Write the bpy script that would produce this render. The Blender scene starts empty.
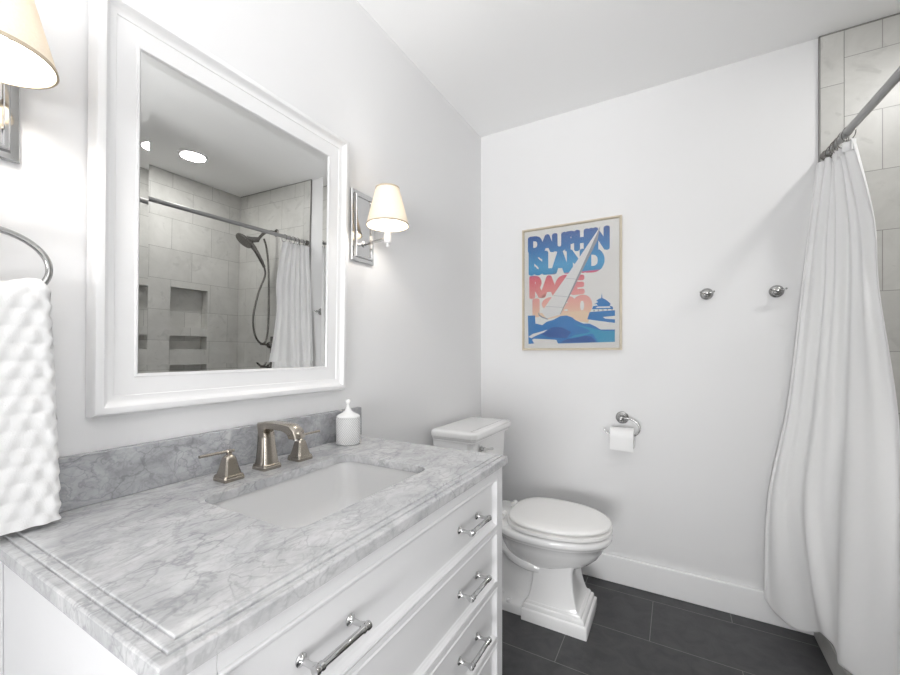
import bpy, bmesh, math
from mathutils import Vector, Matrix
PI = math.pi
sc = bpy.context.scene
COL = sc.collection

# ---------------------------------------------------------------- camera, world, lights, exposure
YAW, CX, CY, CH, F = 0.5267, 1.005, 0.0, 1.1536, 402.34
cam_d = bpy.data.cameras.new('camera'); cam = bpy.data.objects.new('camera', cam_d); COL.objects.link(cam)
cam_d.sensor_fit = 'HORIZONTAL'; cam_d.sensor_width = 36.0; cam_d.lens = F / 900 * 36
cam_d.shift_x = (450 - 441.53) / 900; cam_d.shift_y = (352.88 - 337.5) / 900
cam_d.clip_start = 0.02
cam.location = (CX, CY, CH); cam.rotation_euler = (PI / 2, 0, YAW)
sc.camera = cam

w = bpy.data.worlds.new('world'); sc.world = w; w.use_nodes = True
w.node_tree.nodes['Background'].inputs[0].default_value = (0.95, 0.97, 1.0, 1)
w.node_tree.nodes['Background'].inputs[1].default_value = 0.1

def light(name, kind, loc, energy, color=(1, 1, 1), **kw):
    d = bpy.data.lights.new(name, kind); d.energy = energy; d.color = color
    for k, v in kw.items(): setattr(d, k, v)
    o = bpy.data.objects.new(name, d); COL.objects.link(o); o.location = loc
    return o
# recessed can over the shower; then added fill lights: uplight, hall panel, side-window panel
light('shower_downlight_lamp', 'AREA', (1.945, 1.535, 2.428), 6.4, (1, 0.99, 0.97), shape='DISK', size=0.15)
up = light('added_uplight', 'AREA', (1.28, -0.42, 1.46), 29.0, (1, 0.995, 0.985), shape='DISK', size=0.34)  # added lamp aimed up to lift the ceiling brightness
up.rotation_euler = (PI, 0, 0)
hall = light('added_hall_fill', 'AREA', (1.55, -3.6, 0.85), 260.0, (1, 1, 1), shape='RECTANGLE', size=2.2, size_y=1.5)  # added fill panel behind the camera, shining in through the doorway
hall.rotation_euler = (PI / 2 + math.radians(50), 0, 0)

win_fill = light('added_side_fill', 'AREA', (1.80, 0.02, 0.90), 9.5, (1, 1, 1), shape='RECTANGLE', size=1.1, size_y=1.1)  # added fill from the right for the cabinet front and left wall
win_fill.rotation_euler = (PI / 2, 0, PI / 2)

vs = sc.view_settings
sc.display_settings.display_device = 'sRGB'
vs.view_transform = 'Standard'; vs.look = 'None'; vs.gamma = 1.0; vs.use_curve_mapping = False
vs.exposure = 0.09
try:
    sc.cycles.max_bounces = 14; sc.cycles.diffuse_bounces = 8; sc.cycles.glossy_bounces = 6
    sc.cycles.transmission_bounces = 8; sc.cycles.transparent_max_bounces = 12
    sc.cycles.sample_clamp_indirect = 4.0; sc.cycles.blur_glossy = 0.5
    sc.cycles.caustics_reflective = False; sc.cycles.caustics_refractive = False
    sc.cycles.use_denoising = True
except Exception: pass

# ---------------------------------------------------------------- materials
def newmat(name):
    m = bpy.data.materials.new(name); m.use_nodes = True
    nt = m.node_tree
    return m, nt, nt.nodes['Principled BSDF']
def N(nt, t, **kw):
    n = nt.nodes.new(t)
    for k, v in kw.items(): setattr(n, k, v)
    return n
def L(nt, a, b): nt.links.new(a, b)
def plain(name, col, rough=0.5, metal=0.0, spec=0.5, noise=0.0, nscale=40, bump=0.0, bscale=200, coat=0.0):
    m, nt, b = newmat(name)
    b.inputs['Base Color'].default_value = (*col, 1); b.inputs['Roughness'].default_value = rough
    b.inputs['Metallic'].default_value = metal; b.inputs['Specular IOR Level'].default_value = spec
    b.inputs['Coat Weight'].default_value = coat; b.inputs['Coat Roughness'].default_value = 0.05
    tc = N(nt, 'ShaderNodeTexCoord')
    if noise:
        n = N(nt, 'ShaderNodeTexNoise'); n.inputs['Scale'].default_value = nscale; n.inputs['Detail'].default_value = 4
        L(nt, tc.outputs['Object'], n.inputs['Vector'])
        mx = N(nt, 'ShaderNodeMix', data_type='RGBA')
        mx.inputs[6].default_value = (*[c * (1 - noise) for c in col], 1); mx.inputs[7].default_value = (*[min(1, c * (1 + noise)) for c in col], 1)
        L(nt, n.outputs['Fac'], mx.inputs[0]); L(nt, mx.outputs[2], b.inputs['Base Color'])
    if bump:
        n2 = N(nt, 'ShaderNodeTexNoise'); n2.inputs['Scale'].default_value = bscale; n2.inputs['Detail'].default_value = 3
        L(nt, tc.outputs['Object'], n2.inputs['Vector'])
        bp = N(nt, 'ShaderNodeBump'); bp.inputs['Strength'].default_value = bump; bp.inputs['Distance'].default_value = 0.002
        L(nt, n2.outputs['Fac'], bp.inputs['Height']); L(nt, bp.outputs[0], b.inputs['Normal'])
    return m

def ramp(nt, stops, fac):
    r = N(nt, 'ShaderNodeValToRGB'); cr = r.color_ramp
    while len(cr.elements) > 1: cr.elements.remove(cr.elements[-1])
    cr.elements[0].position = stops[0][0]; cr.elements[0].color = (*stops[0][1], 1)
    for p, c in stops[1:]:
        e = cr.elements.new(p); e.color = (*c, 1)
    L(nt, fac, r.inputs[0]); return r

def marble(name, base, cloud, vein, scale=1.0, amt=1.0, rot=0.6, web=1.0):
    m, nt, b = newmat(name)
    b.inputs['Roughness'].default_value = 0.12
    tc = N(nt, 'ShaderNodeTexCoord'); mp = N(nt, 'ShaderNodeMapping')
    mp.inputs['Rotation'].default_value = (0.3, 0.2, rot); mp.inputs['Scale'].default_value = (scale * 1.7, scale, scale * 1.2)
    L(nt, tc.outputs['Object'], mp.inputs[0])
    def noise(s, d, dist, rough=0.55):
        n = N(nt, 'ShaderNodeTexNoise'); n.inputs['Scale'].default_value = s; n.inputs['Detail'].default_value = d
        n.inputs['Distortion'].default_value = dist; n.inputs['Roughness'].default_value = rough
        L(nt, mp.outputs[0], n.inputs['Vector']); return n.outputs['Fac']
    def vein_mask(s, width, dist):
        f = noise(s, 5, dist)
        a = N(nt, 'ShaderNodeMath', operation='SUBTRACT'); a.inputs[1].default_value = 0.5; L(nt, f, a.inputs[0])
        ab = N(nt, 'ShaderNodeMath', operation='ABSOLUTE'); L(nt, a.outputs[0], ab.inputs[0])
        mr = N(nt, 'ShaderNodeMapRange', interpolation_type='SMOOTHSTEP'); mr.inputs[1].default_value = 0; mr.inputs[2].default_value = width
        mr.inputs[3].default_value = 1; mr.inputs[4].default_value = 0
        L(nt, ab.outputs[0], mr.inputs[0]); return mr.outputs[0]
    cl = ramp(nt, [(0.36, cloud), (0.62, base)], noise(5, 7, 0.8, 0.62))
    prev = cl.outputs[0]
    for s, wd, ds, k in ((4.0, 0.035, 1.4, 0.75), (9.0, 0.045, 1.1, 0.55), (20.0, 0.07, 0.8, 0.32)):
        vm = vein_mask(s, wd, ds)
        br = noise(s * 0.7, 2, 0)
        mr = N(nt, 'ShaderNodeMapRange'); mr.inputs[1].default_value = 0.38; mr.inputs[2].default_value = 0.62; L(nt, br, mr.inputs[0])
        mu = N(nt, 'ShaderNodeMath', operation='MULTIPLY'); L(nt, vm, mu.inputs[0]); L(nt, mr.outputs[0], mu.inputs[1])
        m2 = N(nt, 'ShaderNodeMath', operation='MULTIPLY'); m2.inputs[1].default_value = k * amt; L(nt, mu.outputs[0], m2.inputs[0])
        mx = N(nt, 'ShaderNodeMix', data_type='RGBA'); mx.inputs[7].default_value = (*vein, 1)
        L(nt, m2.outputs[0], mx.inputs[0]); L(nt, prev, mx.inputs[6]); prev = mx.outputs[2]
    wn_ = N(nt, 'ShaderNodeTexNoise'); wn_.inputs['Scale'].default_value = 6; wn_.inputs['Detail'].default_value = 5; L(nt, mp.outputs[0], wn_.inputs['Vector'])
    sc_ = N(nt, 'ShaderNodeVectorMath', operation='SCALE'); sc_.inputs['Scale'].default_value = 0.34; L(nt, wn_.outputs['Color'], sc_.inputs[0])
    ad_ = N(nt, 'ShaderNodeVectorMath', operation='ADD'); L(nt, mp.outputs[0], ad_.inputs[0]); L(nt, sc_.outputs[0], ad_.inputs[1])
    for s, wd, k in ((5.0, 0.045, 0.60), (10.0, 0.06, 0.45)):
        vo = N(nt, 'ShaderNodeTexVoronoi', feature='DISTANCE_TO_EDGE'); vo.inputs['Scale'].default_value = s; L(nt, ad_.outputs[0], vo.inputs['Vector'])
        mr = N(nt, 'ShaderNodeMapRange', interpolation_type='SMOOTHSTEP'); mr.inputs[1].default_value = 0; mr.inputs[2].default_value = wd; mr.inputs[3].default_value = 1; mr.inputs[4].default_value = 0
        L(nt, vo.outputs['Distance'], mr.inputs[0])
        br = N(nt, 'ShaderNodeMapRange'); br.inputs[1].default_value = 0.36; br.inputs[2].default_value = 0.66; L(nt, noise(s*0.45, 3, 0.5), br.inputs[0])
        mu = N(nt, 'ShaderNodeMath', operation='MULTIPLY'); L(nt, mr.outputs[0], mu.inputs[0]); L(nt, br.outputs[0], mu.inputs[1])
        m2 = N(nt, 'ShaderNodeMath', operation='MULTIPLY'); m2.inputs[1].default_value = k * web; L(nt, mu.outputs[0], m2.inputs[0])
        mx = N(nt, 'ShaderNodeMix', data_type='RGBA'); mx.inputs[7].default_value = (*vein, 1)
        L(nt, m2.outputs[0], mx.inputs[0]); L(nt, prev, mx.inputs[6]); prev = mx.outputs[2]
    L(nt, prev, b.inputs['Base Color'])
    return m

def tile(name, axes, off, bw, rh, mortar, c1, c2, grout, vein=None, rough=0.35, msize=0.0014, nscale=6, bump=0.25):
    """tiles laid out on the world axes given (u, v) with joints at off"""
    m, nt, b = newmat(name); b.inputs['Roughness'].default_value = rough
    tc = N(nt, 'ShaderNodeTexCoord'); sx = N(nt, 'ShaderNodeSeparateXYZ'); L(nt, tc.outputs['Object'], sx.inputs[0])
    cb = N(nt, 'ShaderNodeCombineXYZ')
    for i, a in enumerate(axes):
        s = N(nt, 'ShaderNodeMath', operation='SUBTRACT'); s.inputs[1].default_value = off[i]
        L(nt, sx.outputs['XYZ'.index(a)], s.inputs[0]); L(nt, s.outputs[0], cb.inputs[i])
    br = N(nt, 'ShaderNodeTexBrick'); br.offset = 0.5; br.offset_frequency = 2; br.squash = 1
    br.inputs['Scale'].default_value = 1; br.inputs['Mortar Size'].default_value = msize; br.inputs['Mortar Smooth'].default_value = 0.1
    br.inputs['Brick Width'].default_value = bw; br.inputs['Row Height'].default_value = rh; br.inputs['Bias'].default_value = 0
    br.inputs['Color1'].default_value = (1, 1, 1, 1); br.inputs['Color2'].default_value = (0.9, 0.9, 0.9, 1); br.inputs['Mortar'].default_value = (0, 0, 0, 1)
    L(nt, cb.outputs[0], br.inputs['Vector'])
    n = N(nt, 'ShaderNodeTexNoise'); n.inputs['Scale'].default_value = nscale; n.inputs['Detail'].default_value = 8; n.inputs['Roughness'].default_value = 0.65; n.inputs['Distortion'].default_value = 0.6
    L(nt, tc.outputs['Object'], n.inputs['Vector'])
    r = ramp(nt, [(0.35, c2), (0.62, c1)], n.outputs['Fac']); prev = r.outputs[0]
    if vein:
        n3 = N(nt, 'ShaderNodeTexNoise'); n3.inputs['Scale'].default_value = 9; n3.inputs['Detail'].default_value = 6; n3.inputs['Distortion'].default_value = 1.5
        L(nt, tc.outputs['Object'], n3.inputs['Vector'])
        vr = ramp(nt, [(0.60, (0, 0, 0)), (0.70, (1, 1, 1))], n3.outputs['Fac'])
        k = N(nt, 'ShaderNodeMath', operation='MULTIPLY'); k.inputs[1].default_value = 0.5; L(nt, vr.outputs[0], k.inputs[0])
        mv = N(nt, 'ShaderNodeMix', data_type='RGBA'); mv.inputs[7].default_value = (*vein, 1)
        L(nt, k.outputs[0], mv.inputs[0]); L(nt, prev, mv.inputs[6]); prev = mv.outputs[2]
    mul = N(nt, 'ShaderNodeMix', data_type='RGBA', blend_type='MULTIPLY'); mul.inputs[0].default_value = 1
    L(nt, prev, mul.inputs[6]); L(nt, br.outputs['Color'], mul.inputs[7])
    mx = N(nt, 'ShaderNodeMix', data_type='RGBA'); mx.inputs[7].default_value = (*grout, 1)
    L(nt, br.outputs['Fac'], mx.inputs[0]); L(nt, mul.outputs[2], mx.inputs[6]); L(nt, mx.outputs[2], b.inputs['Base Color'])
    bp = N(nt, 'ShaderNodeBump'); bp.inputs['Strength'].default_value = bump; bp.inputs['Distance'].default_value = 0.002; bp.invert = True
    L(nt, br.outputs['Fac'], bp.inputs['Height']); L(nt, bp.outputs[0], b.inputs['Normal'])
    return m

M = {}
M['wall'] = plain('wall_paint', (0.75, 0.75, 0.755), 0.55, bump=0.04, bscale=300)
M['ceil'] = plain('ceiling_paint', (0.92, 0.92, 0.92), 0.7, bump=0.04, bscale=300)
M['trim'] = plain('trim_paint', (0.86, 0.86, 0.865), 0.35)
M['cab'] = plain('cabinet_paint', (0.80, 0.80, 0.81), 0.32)
M['frame'] = plain('mirror_frame_paint', (0.80, 0.80, 0.805), 0.3)
M['porcelain'] = plain('porcelain', (0.88, 0.88, 0.88), 0.08, coat=0.5)
M['basin'] = plain('basin_ceramic', (0.70, 0.70, 0.70), 0.10, coat=0.4)
M['seat'] = plain('seat_plastic', (0.88, 0.875, 0.865), 0.22)
M['nickel'] = plain('brushed_nickel', (0.44, 0.40, 0.35), 0.26, 1.0, noise=0.05, nscale=60)
M['chrome'] = plain('polished_chrome', (0.62, 0.62, 0.62), 0.10, 1.0)
M['steel'] = plain('satin_steel', (0.43, 0.43, 0.425), 0.24, 1.0)
M['rod'] = plain('brushed_rod_metal', (0.36, 0.36, 0.36), 0.3, 1.0)
M['darkmetal'] = plain('dark_nickel', (0.22, 0.21, 0.20), 0.25, 1.0)
M['marble'] = marble('carrara_marble', (0.63, 0.63, 0.638), (0.45, 0.455, 0.465), (0.22, 0.225, 0.235), 1.6, 0.5, 0.9, 1.0)
M['marble_dark'] = marble('grey_vein_marble', (0.44, 0.445, 0.46), (0.28, 0.285, 0.295), (0.15, 0.153, 0.162), 2.2, 0.45, 2.0, 0.9)
TC1, TC2, TG, TV = (0.62, 0.615, 0.59), (0.54, 0.535, 0.51), (0.30, 0.295, 0.28), (0.42, 0.415, 0.395)
M['tile_back'] = tile('shower_tile_back', 'XZ', (1.692, 0.2245), 0.305, 0.2335, 0, TC1, TC2, TG, TV)
M['tile_side'] = tile('shower_tile_side', 'YZ', (1.63, 0.2245), 0.305, 0.2335, 0, TC1, TC2, TG, TV)
M['tile_edge'] = tile('shower_tile_edge', 'XZ', (-4.0, 0.092), 20.0, 0.305, 0, TC1, TC2, TG, TV)
M['tile_curb'] = plain('curb_tile', (0.43, 0.425, 0.41), 0.4, noise=0.12, nscale=12)
M['grout'] = plain('grout', (0.24, 0.235, 0.225), 0.8)
M['floor'] = tile('slate_floor_tile', 'XY', (0.615, 1.81 - 3.0), 0.6, 0.30, 0, (0.062, 0.062, 0.065), (0.040, 0.040, 0.043), (0.20, 0.20, 0.20), None, 0.5, 0.0012, 14, 0.15)
M['paper'] = plain('paper', (0.84, 0.84, 0.84), 0.9, bump=0.1, bscale=400)
M['towel'] = plain('terry_cotton', (0.80, 0.80, 0.80), 0.95, bump=0.35, bscale=500)
M['gold'] = plain('pale_wood_frame', (0.56, 0.49, 0.38), 0.4, noise=0.12, nscale=30)
M['print_paper'] = plain('print_paper', (0.86, 0.85, 0.82), 0.8)
M['black'] = plain('black_rubber', (0.03, 0.03, 0.03), 0.5)
M['jar'] = None

def mirror_mat():
    m, nt, b = newmat('mirror_silver'); b.inputs['Metallic'].default_value = 1; b.inputs['Roughness'].default_value = 0.0
    b.inputs['Base Color'].default_value = (0.90, 0.905, 0.90, 1); return m
M['mirror'] = mirror_mat()
def emis(name, col, s):
    m, nt, b = newmat(name); b.inputs['Base Color'].default_value = (0.8, 0.8, 0.8, 1)
    b.inputs['Emission Color'].default_value = (*col, 1); b.inputs['Emission Strength'].default_value = s; return m
M['lens'] = emis('downlight_lens', (1, 0.99, 0.97), 6.0)
def globe_mat():
    m, nt, b = newmat('opal_glass'); nt.nodes.remove(b); out = nt.nodes['Material Output']
    t = N(nt, 'ShaderNodeBsdfTransparent'); d = N(nt, 'ShaderNodeBsdfTranslucent'); mx = N(nt, 'ShaderNodeMixShader'); mx.inputs[0].default_value = 0.25
    L(nt, t.outputs[0], mx.inputs[1]); L(nt, d.outputs[0], mx.inputs[2]); L(nt, mx.outputs[0], out.inputs[0]); return m
M['globe'] = globe_mat()
M['pane'] = globe_mat()
def bulb_mat():
    m, nt, b = newmat('frosted_bulb'); nt.nodes.remove(b); out = nt.nodes['Material Output']
    t = N(nt, 'ShaderNodeBsdfTransparent'); e = N(nt, 'ShaderNodeEmission'); e.inputs[0].default_value = (1, 0.96, 0.9, 1); e.inputs[1].default_value = 6
    mx = N(nt, 'ShaderNodeMixShader'); mx.inputs[0].default_value = 0.3
    L(nt, t.outputs[0], mx.inputs[1]); L(nt, e.outputs[0], mx.inputs[2]); L(nt, mx.outputs[0], out.inputs[0]); return m
M['bulb'] = bulb_mat()
def shade_mat():
    m, nt, b = newmat('linen_shade')
    nt.nodes.remove(b); out = nt.nodes['Material Output']
    tc = N(nt, 'ShaderNodeTexCoord'); wv = N(nt, 'ShaderNodeTexNoise'); wv.inputs['Scale'].default_value = 350
    L(nt, tc.outputs['Object'], wv.inputs['Vector'])
    r = ramp(nt, [(0.3, (0.88, 0.81, 0.70)), (0.7, (0.92, 0.86, 0.76))], wv.outputs['Fac'])
    d = N(nt, 'ShaderNodeBsdfDiffuse'); t = N(nt, 'ShaderNodeBsdfTranslucent'); mx = N(nt, 'ShaderNodeMixShader'); mx.inputs[0].default_value = 0.125
    L(nt, r.outputs[0], d.inputs[0]); L(nt, r.outputs[0], t.inputs[0]); L(nt, d.outputs[0], mx.inputs[1]); L(nt, t.outputs[0], mx.inputs[2])
    L(nt, mx.outputs[0], out.inputs[0]); return m
M['shade'] = shade_mat()
M['shade_trim'] = plain('shade_trim_tape', (0.52, 0.44, 0.33), 0.8)
def cloth_mat():
    m, nt, b = newmat('curtain_cotton')
    nt.nodes.remove(b); out = nt.nodes['Material Output']
    d = N(nt, 'ShaderNodeBsdfDiffuse'); d.inputs[0].default_value = (0.93, 0.93, 0.93, 1)
    t = N(nt, 'ShaderNodeBsdfTranslucent'); t.inputs[0].default_value = (0.93, 0.93, 0.93, 1)
    tc = N(nt, 'ShaderNodeTexCoord'); n = N(nt, 'ShaderNodeTexNoise'); n.inputs['Scale'].default_value = 45; n.inputs['Detail'].default_value = 5
    L(nt, tc.outputs['Object'], n.inputs['Vector'])
    bp = N(nt, 'ShaderNodeBump'); bp.inputs['Strength'].default_value = 0.12; bp.inputs['Distance'].default_value = 0.004
    L(nt, n.outputs['Fac'], bp.inputs['Height']); L(nt, bp.outputs[0], d.inputs['Normal'])
    mx = N(nt, 'ShaderNodeMixShader'); mx.inputs[0].default_value = 0.18
    L(nt, d.outputs[0], mx.inputs[1]); L(nt, t.outputs[0], mx.inputs[2]); L(nt, mx.outputs[0], out.inputs[0]); return m
M['curtain'] = cloth_mat()
def jar_mat():
    m, nt, b = newmat('ribbed_ceramic'); b.inputs['Roughness'].default_value = 0.35
    tc = N(nt, 'ShaderNodeTexCoord'); wv = N(nt, 'ShaderNodeTexWave', wave_type='BANDS', bands_direction='DIAGONAL')
    wv.inputs['Scale'].default_value = 75; wv.inputs['Distortion'].default_value = 2.5; wv.inputs['Detail'].default_value = 1
    L(nt, tc.outputs['Object'], wv.inputs['Vector'])
    r = ramp(nt, [(0.2, (0.50, 0.50, 0.50)), (0.75, (0.72, 0.72, 0.72))], wv.outputs['Fac'])
    L(nt, r.outputs[0], b.inputs['Base Color'])
    bp = N(nt, 'ShaderNodeBump'); bp.inputs['Strength'].default_value = 0.4; bp.inputs['Distance'].default_value = 0.002
    L(nt, wv.outputs['Fac'], bp.inputs['Height']); L(nt, bp.outputs[0], b.inputs['Normal']); return m
M['jar'] = jar_mat()
def glazing():
    m, nt, b = newmat('picture_glass'); nt.nodes.remove(b); out = nt.nodes['Material Output']
    t = N(nt, 'ShaderNodeBsdfTransparent'); g = N(nt, 'ShaderNodeBsdfGlossy'); g.inputs['Roughness'].default_value = 0.12
    fr = N(nt, 'ShaderNodeFresnel'); fr.inputs[0].default_value = 1.5
    mx = N(nt, 'ShaderNodeMixShader'); L(nt, fr.outputs[0], mx.inputs[0]); L(nt, t.outputs[0], mx.inputs[1]); L(nt, g.outputs[0], mx.inputs[2]); L(nt, mx.outputs[0], out.inputs[0]); return m
M['glass'] = glazing()
def grad_ink(name, stops, z0, z1):
    """printed ink that changes colour down the sheet"""
    m, nt, b = newmat(name); b.inputs['Roughness'].default_value = 0.7
    tc = N(nt, 'ShaderNodeTexCoord'); sx = N(nt, 'ShaderNodeSeparateXYZ'); L(nt, tc.outputs['Object'], sx.inputs[0])
    mr = N(nt, 'ShaderNodeMapRange'); mr.inputs[1].default_value = z0; mr.inputs[2].default_value = z1; L(nt, sx.outputs[2], mr.inputs[0])
    r = ramp(nt, stops, mr.outputs[0]); L(nt, r.outputs[0], b.inputs['Base Color']); return m

# ---------------------------------------------------------------- mesh helpers
class MB:
    def __init__(s): s.bm = bmesh.new()
    def box(s, x0, x1, y0, y1, z0, z1, bev=0.0, seg=2):
        vs = [s.bm.verts.new(p) for p in ((x0,y0,z0),(x1,y0,z0),(x1,y1,z0),(x0,y1,z0),(x0,y0,z1),(x1,y0,z1),(x1,y1,z1),(x0,y1,z1))]
        fs = [s.bm.faces.new([vs[i] for i in q]) for q in ((3,2,1,0),(4,5,6,7),(0,1,5,4),(1,2,6,5),(2,3,7,6),(3,0,4,7))]
        if bev:
            es = list({e for f in fs for e in f.edges})
            bmesh.ops.bevel(s.bm, geom=es, offset=bev, segments=seg, affect='EDGES', profile=0.5)
        return s
    def loft(s, rings, closed=True, cap0=True, cap1=True, mats=None):
        R = [[s.bm.verts.new(p) for p in r] for r in rings]
        n = len(R[0])
        for a in range(len(R) - 1):
            for i in range(n if closed else n - 1):
                j = (i + 1) % n
                s.bm.faces.new((R[a][i], R[a][j], R[a+1][j], R[a+1][i]))
        if cap0 and closed: s.bm.faces.new(list(reversed(R[0])))
        if cap1 and closed: s.bm.faces.new(R[-1])
        return s
    def lathe(s, c, axis, prof, n=24, cap0=True, cap1=True):
        """prof: list of (distance along axis, radius)"""
        ax = Vector(axis).normalized(); u = ax.orthogonal().normalized(); v = ax.cross(u); c = Vector(c)
        rings = [[c + ax * d + (u * math.cos(2*PI*i/n) + v * math.sin(2*PI*i/n)) * max(r, 1e-4) for i in range(n)] for d, r in prof]
        return s.loft(rings, True, cap0, cap1)
    def tube(s, pts, r, n=10, smooth=0, caps=True):
        P = [Vector(p) for p in pts]
        if smooth: P = catmull(P, smooth)
        rr = r if hasattr(r, '__len__') else [r] * len(P)
        if len(rr) != len(P): rr = [rr[min(len(rr)-1, int(i * len(rr) / len(P)))] for i in range(len(P))]
        T = [(P[min(i+1, len(P)-1)] - P[max(i-1, 0)]).normalized() for i in range(len(P))]
        u = T[0].orthogonal().normalized(); rings = []
        for i, p in enumerate(P):
            u = (u - T[i] * u.dot(T[i])).normalized(); v = T[i].cross(u)
            rings.append([p + (u * math.cos(2*PI*k/n) + v * math.sin(2*PI*k/n)) * rr[i] for k in range(n)])
        return s.loft(rings, True, caps, caps)
    def ring(s, c, u, v, ru, rv, r, n=40, k=10):
        c, u, v = Vector(c), Vector(u).normalized(), Vector(v).normalized(); nn = u.cross(v); R = []
        for i in range(n):
            a = 2*PI*i/n; p = c + u*math.cos(a)*ru + v*math.sin(a)*rv
            d = (u*math.cos(a)*rv + v*math.sin(a)*ru).normalized()
            R.append([s.bm.verts.new(p + (d*math.cos(2*PI*j/k) + nn*math.sin(2*PI*j/k))*r) for j in range(k)])
        for i in range(n):
            for j in range(k):
                s.bm.faces.new((R[i][j], R[(i+1)%n][j], R[(i+1)%n][(j+1)%k], R[i][(j+1)%k]))
        return s
    def poly_y(s, pts, y0, y1, mi=0):
        """polygon in x,z pushed from y0 (front) back to y1"""
        a = [s.bm.verts.new((x, y0, z)) for x, z in pts]; b = [s.bm.verts.new((x, y1, z)) for x, z in pts]
        fs = [s.bm.faces.new(a), s.bm.faces.new(list(reversed(b)))]
        n = len(a)
        for i in range(n): fs.append(s.bm.faces.new((a[i], b[i], b[(i+1)%n], a[(i+1)%n])))
        for f in fs: f.material_index = mi
        return s
    def map(s, fn):
        for v in s.bm.verts: v.co = Vector(fn(v.co))
        return s
    def build(s, name, mats, parent=None, smooth=None, tri=True):
        return link(name, s.bm, mats, parent, smooth)
def catmull(P, k):
    out = []
    for i in range(len(P) - 1):
        p0, p1, p2, p3 = P[max(i-1, 0)], P[i], P[i+1], P[min(i+2, len(P)-1)]
        for j in range(k):
            t = j / k
            out.append(0.5*((2*p1) + (p2-p0)*t + (2*p0-5*p1+4*p2-p3)*t*t + (3*p1-p0-3*p2+p3)*t**3))
    out.append(P[-1]); return out
def wloc(o):
    v = Vector((0, 0, 0))
    while o: v += o.location; o = o.parent
    return v
def link(name, bm, mats, parent=None, smooth=None):
    off = wloc(parent) if parent else Vector((0, 0, 0))
    if off.length: bmesh.ops.translate(bm, verts=bm.verts, vec=-off)
    bmesh.ops.recalc_face_normals(bm, faces=bm.faces)
    me = bpy.data.meshes.new(name); bm.to_mesh(me); bm.free()
    for m in (mats if isinstance(mats, (list, tuple)) else [mats]): me.materials.append(M[m] if isinstance(m, str) else m)
    o = bpy.data.objects.new(name, me); COL.objects.link(o)
    if parent: o.parent = parent
    if smooth is not None:
        for p in me.polygons: p.use_smooth = True
        if smooth < 180:
            md = None
            b2 = bmesh.new(); b2.from_mesh(me)
            for e in b2.edges:
                if len(e.link_faces) == 2 and e.calc_face_angle(0) > math.radians(smooth): e.smooth = False
            b2.to_mesh(me); b2.free()
    return o
def thing(name, label, cat, loc, group=None):
    o = bpy.data.objects.new(name, None); COL.objects.link(o); o.empty_display_size = 0.05
    o.location = loc; return tag(o, label, cat, group)
def tag(o, label, cat, group=None):
    o['label'] = label; o['category'] = cat
    if group: o['group'] = group
    return o
def struct(o, label=None):
    o['kind'] = 'structure'
    if label: o['label'] = label
    return o
def copy_tree(o, parent=None, loc=None):
    c = o.copy(); COL.objects.link(c)
    if parent: c.parent = parent
    if loc is not None: c.location = loc
    for ch in list(o.children):
        if ch.type == 'LIGHT': continue
        copy_tree(ch, c)
    return c
def rrect(x0, x1, y0, y1, z, r, n=6):
    pts = []
    for cx, cy, a0 in ((x1-r, y1-r, 0), (x0+r, y1-r, PI/2), (x0+r, y0+r, PI), (x1-r, y0+r, 1.5*PI)):
        for i in range(n + 1):
            a = a0 + PI/2*i/n; pts.append((cx + r*math.cos(a), cy + r*math.sin(a), z))
    return pts
def egg(xb, xf, hw, yc, z, n=56, pf=2.15, pb=2.7):
    xc = xb + (xf - xb) * 0.42; pts = []
    for i in range(n):
        a = 2*PI*i/n; c, s_ = math.cos(a), math.sin(a); p = pf if c >= 0 else pb
        x = xc + (xf - xc if c >= 0 else xc - xb) * math.copysign(abs(c)**(2/p), c)
        y = yc + hw * math.copysign(abs(s_)**(2/p), s_)
        pts.append((x, y, z))
    return pts

YB, ZC = 2.196, 2.44
XT = 1.512            # where the shower tile starts on the end wall
XS = 2.40             # long shower wall
# ---------------------------------------------------------------- the room
struct(MB().box(-0.12, XS+0.2, -1.1, YB+0.14, -0.1, 0).build('floor', 'floor'))
ce = MB().box(-0.12, XS+0.2, -1.1, YB+0.14, ZC, ZC+0.1)
struct(ce.build('ceiling', 'ceil'))
struct(MB().box(-0.12, 0, -1.1, YB+0.12, 0, ZC).build('wall_left', 'wall'))
struct(MB().box(0, XS+0.2, YB, YB+0.12, 0, ZC).build('wall_back', 'wall'))
wr = MB().box(XT, XT+0.12, -1.0, -0.45, 0, ZC).box(XT, XT+0.12, 0.45, 0.56, 0, ZC).box(XT, XT+0.12, -0.45, 0.45, 0, 0.40).box(XT, XT+0.12, -0.45, 0.45, 1.40, ZC)
struct(wr.build('wall_right', 'wall'))
wi = MB()  # unseen window, added to bring fill light onto the vanity side
for y0_, y1_, z0_, z1_ in ((-0.45, -0.40, 0.40, 1.40), (0.40, 0.45, 0.40, 1.40), (-0.40, 0.40, 0.40, 0.45), (-0.40, 0.40, 1.35, 1.40), (-0.40, 0.40, 0.885, 0.915)):
    wi.box(XT+0.03, XT+0.075, y0_, y1_, z0_, z1_, 0.003)
w1 = struct(wi.build('added_window_1', 'trim'), 'white sash window added out of view in the side wall for fill light')
MB().box(XT+0.050, XT+0.055, -0.3998, 0.3998, 0.4502, 1.3498).build('pane', 'pane', w1)
wn = MB().box(0, 0.55, -1.1, -1.0, 0, ZC).box(1.41, XT+0.12, -1.1, -1.0, 0, ZC).box(0.55, 1.41, -1.1, -1.0, 2.05, ZC)  # door opening added so the fill panel behind can shine in
struct(wn.build('wall_near', 'wall'))
cs = MB().box(0.48, 0.555, -1.0, -0.985, 0, 2.12).box(1.405, 1.48, -1.0, -0.985, 0, 2.12).box(0.555, 1.405, -1.0, -0.985, 2.045, 2.12)
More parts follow.
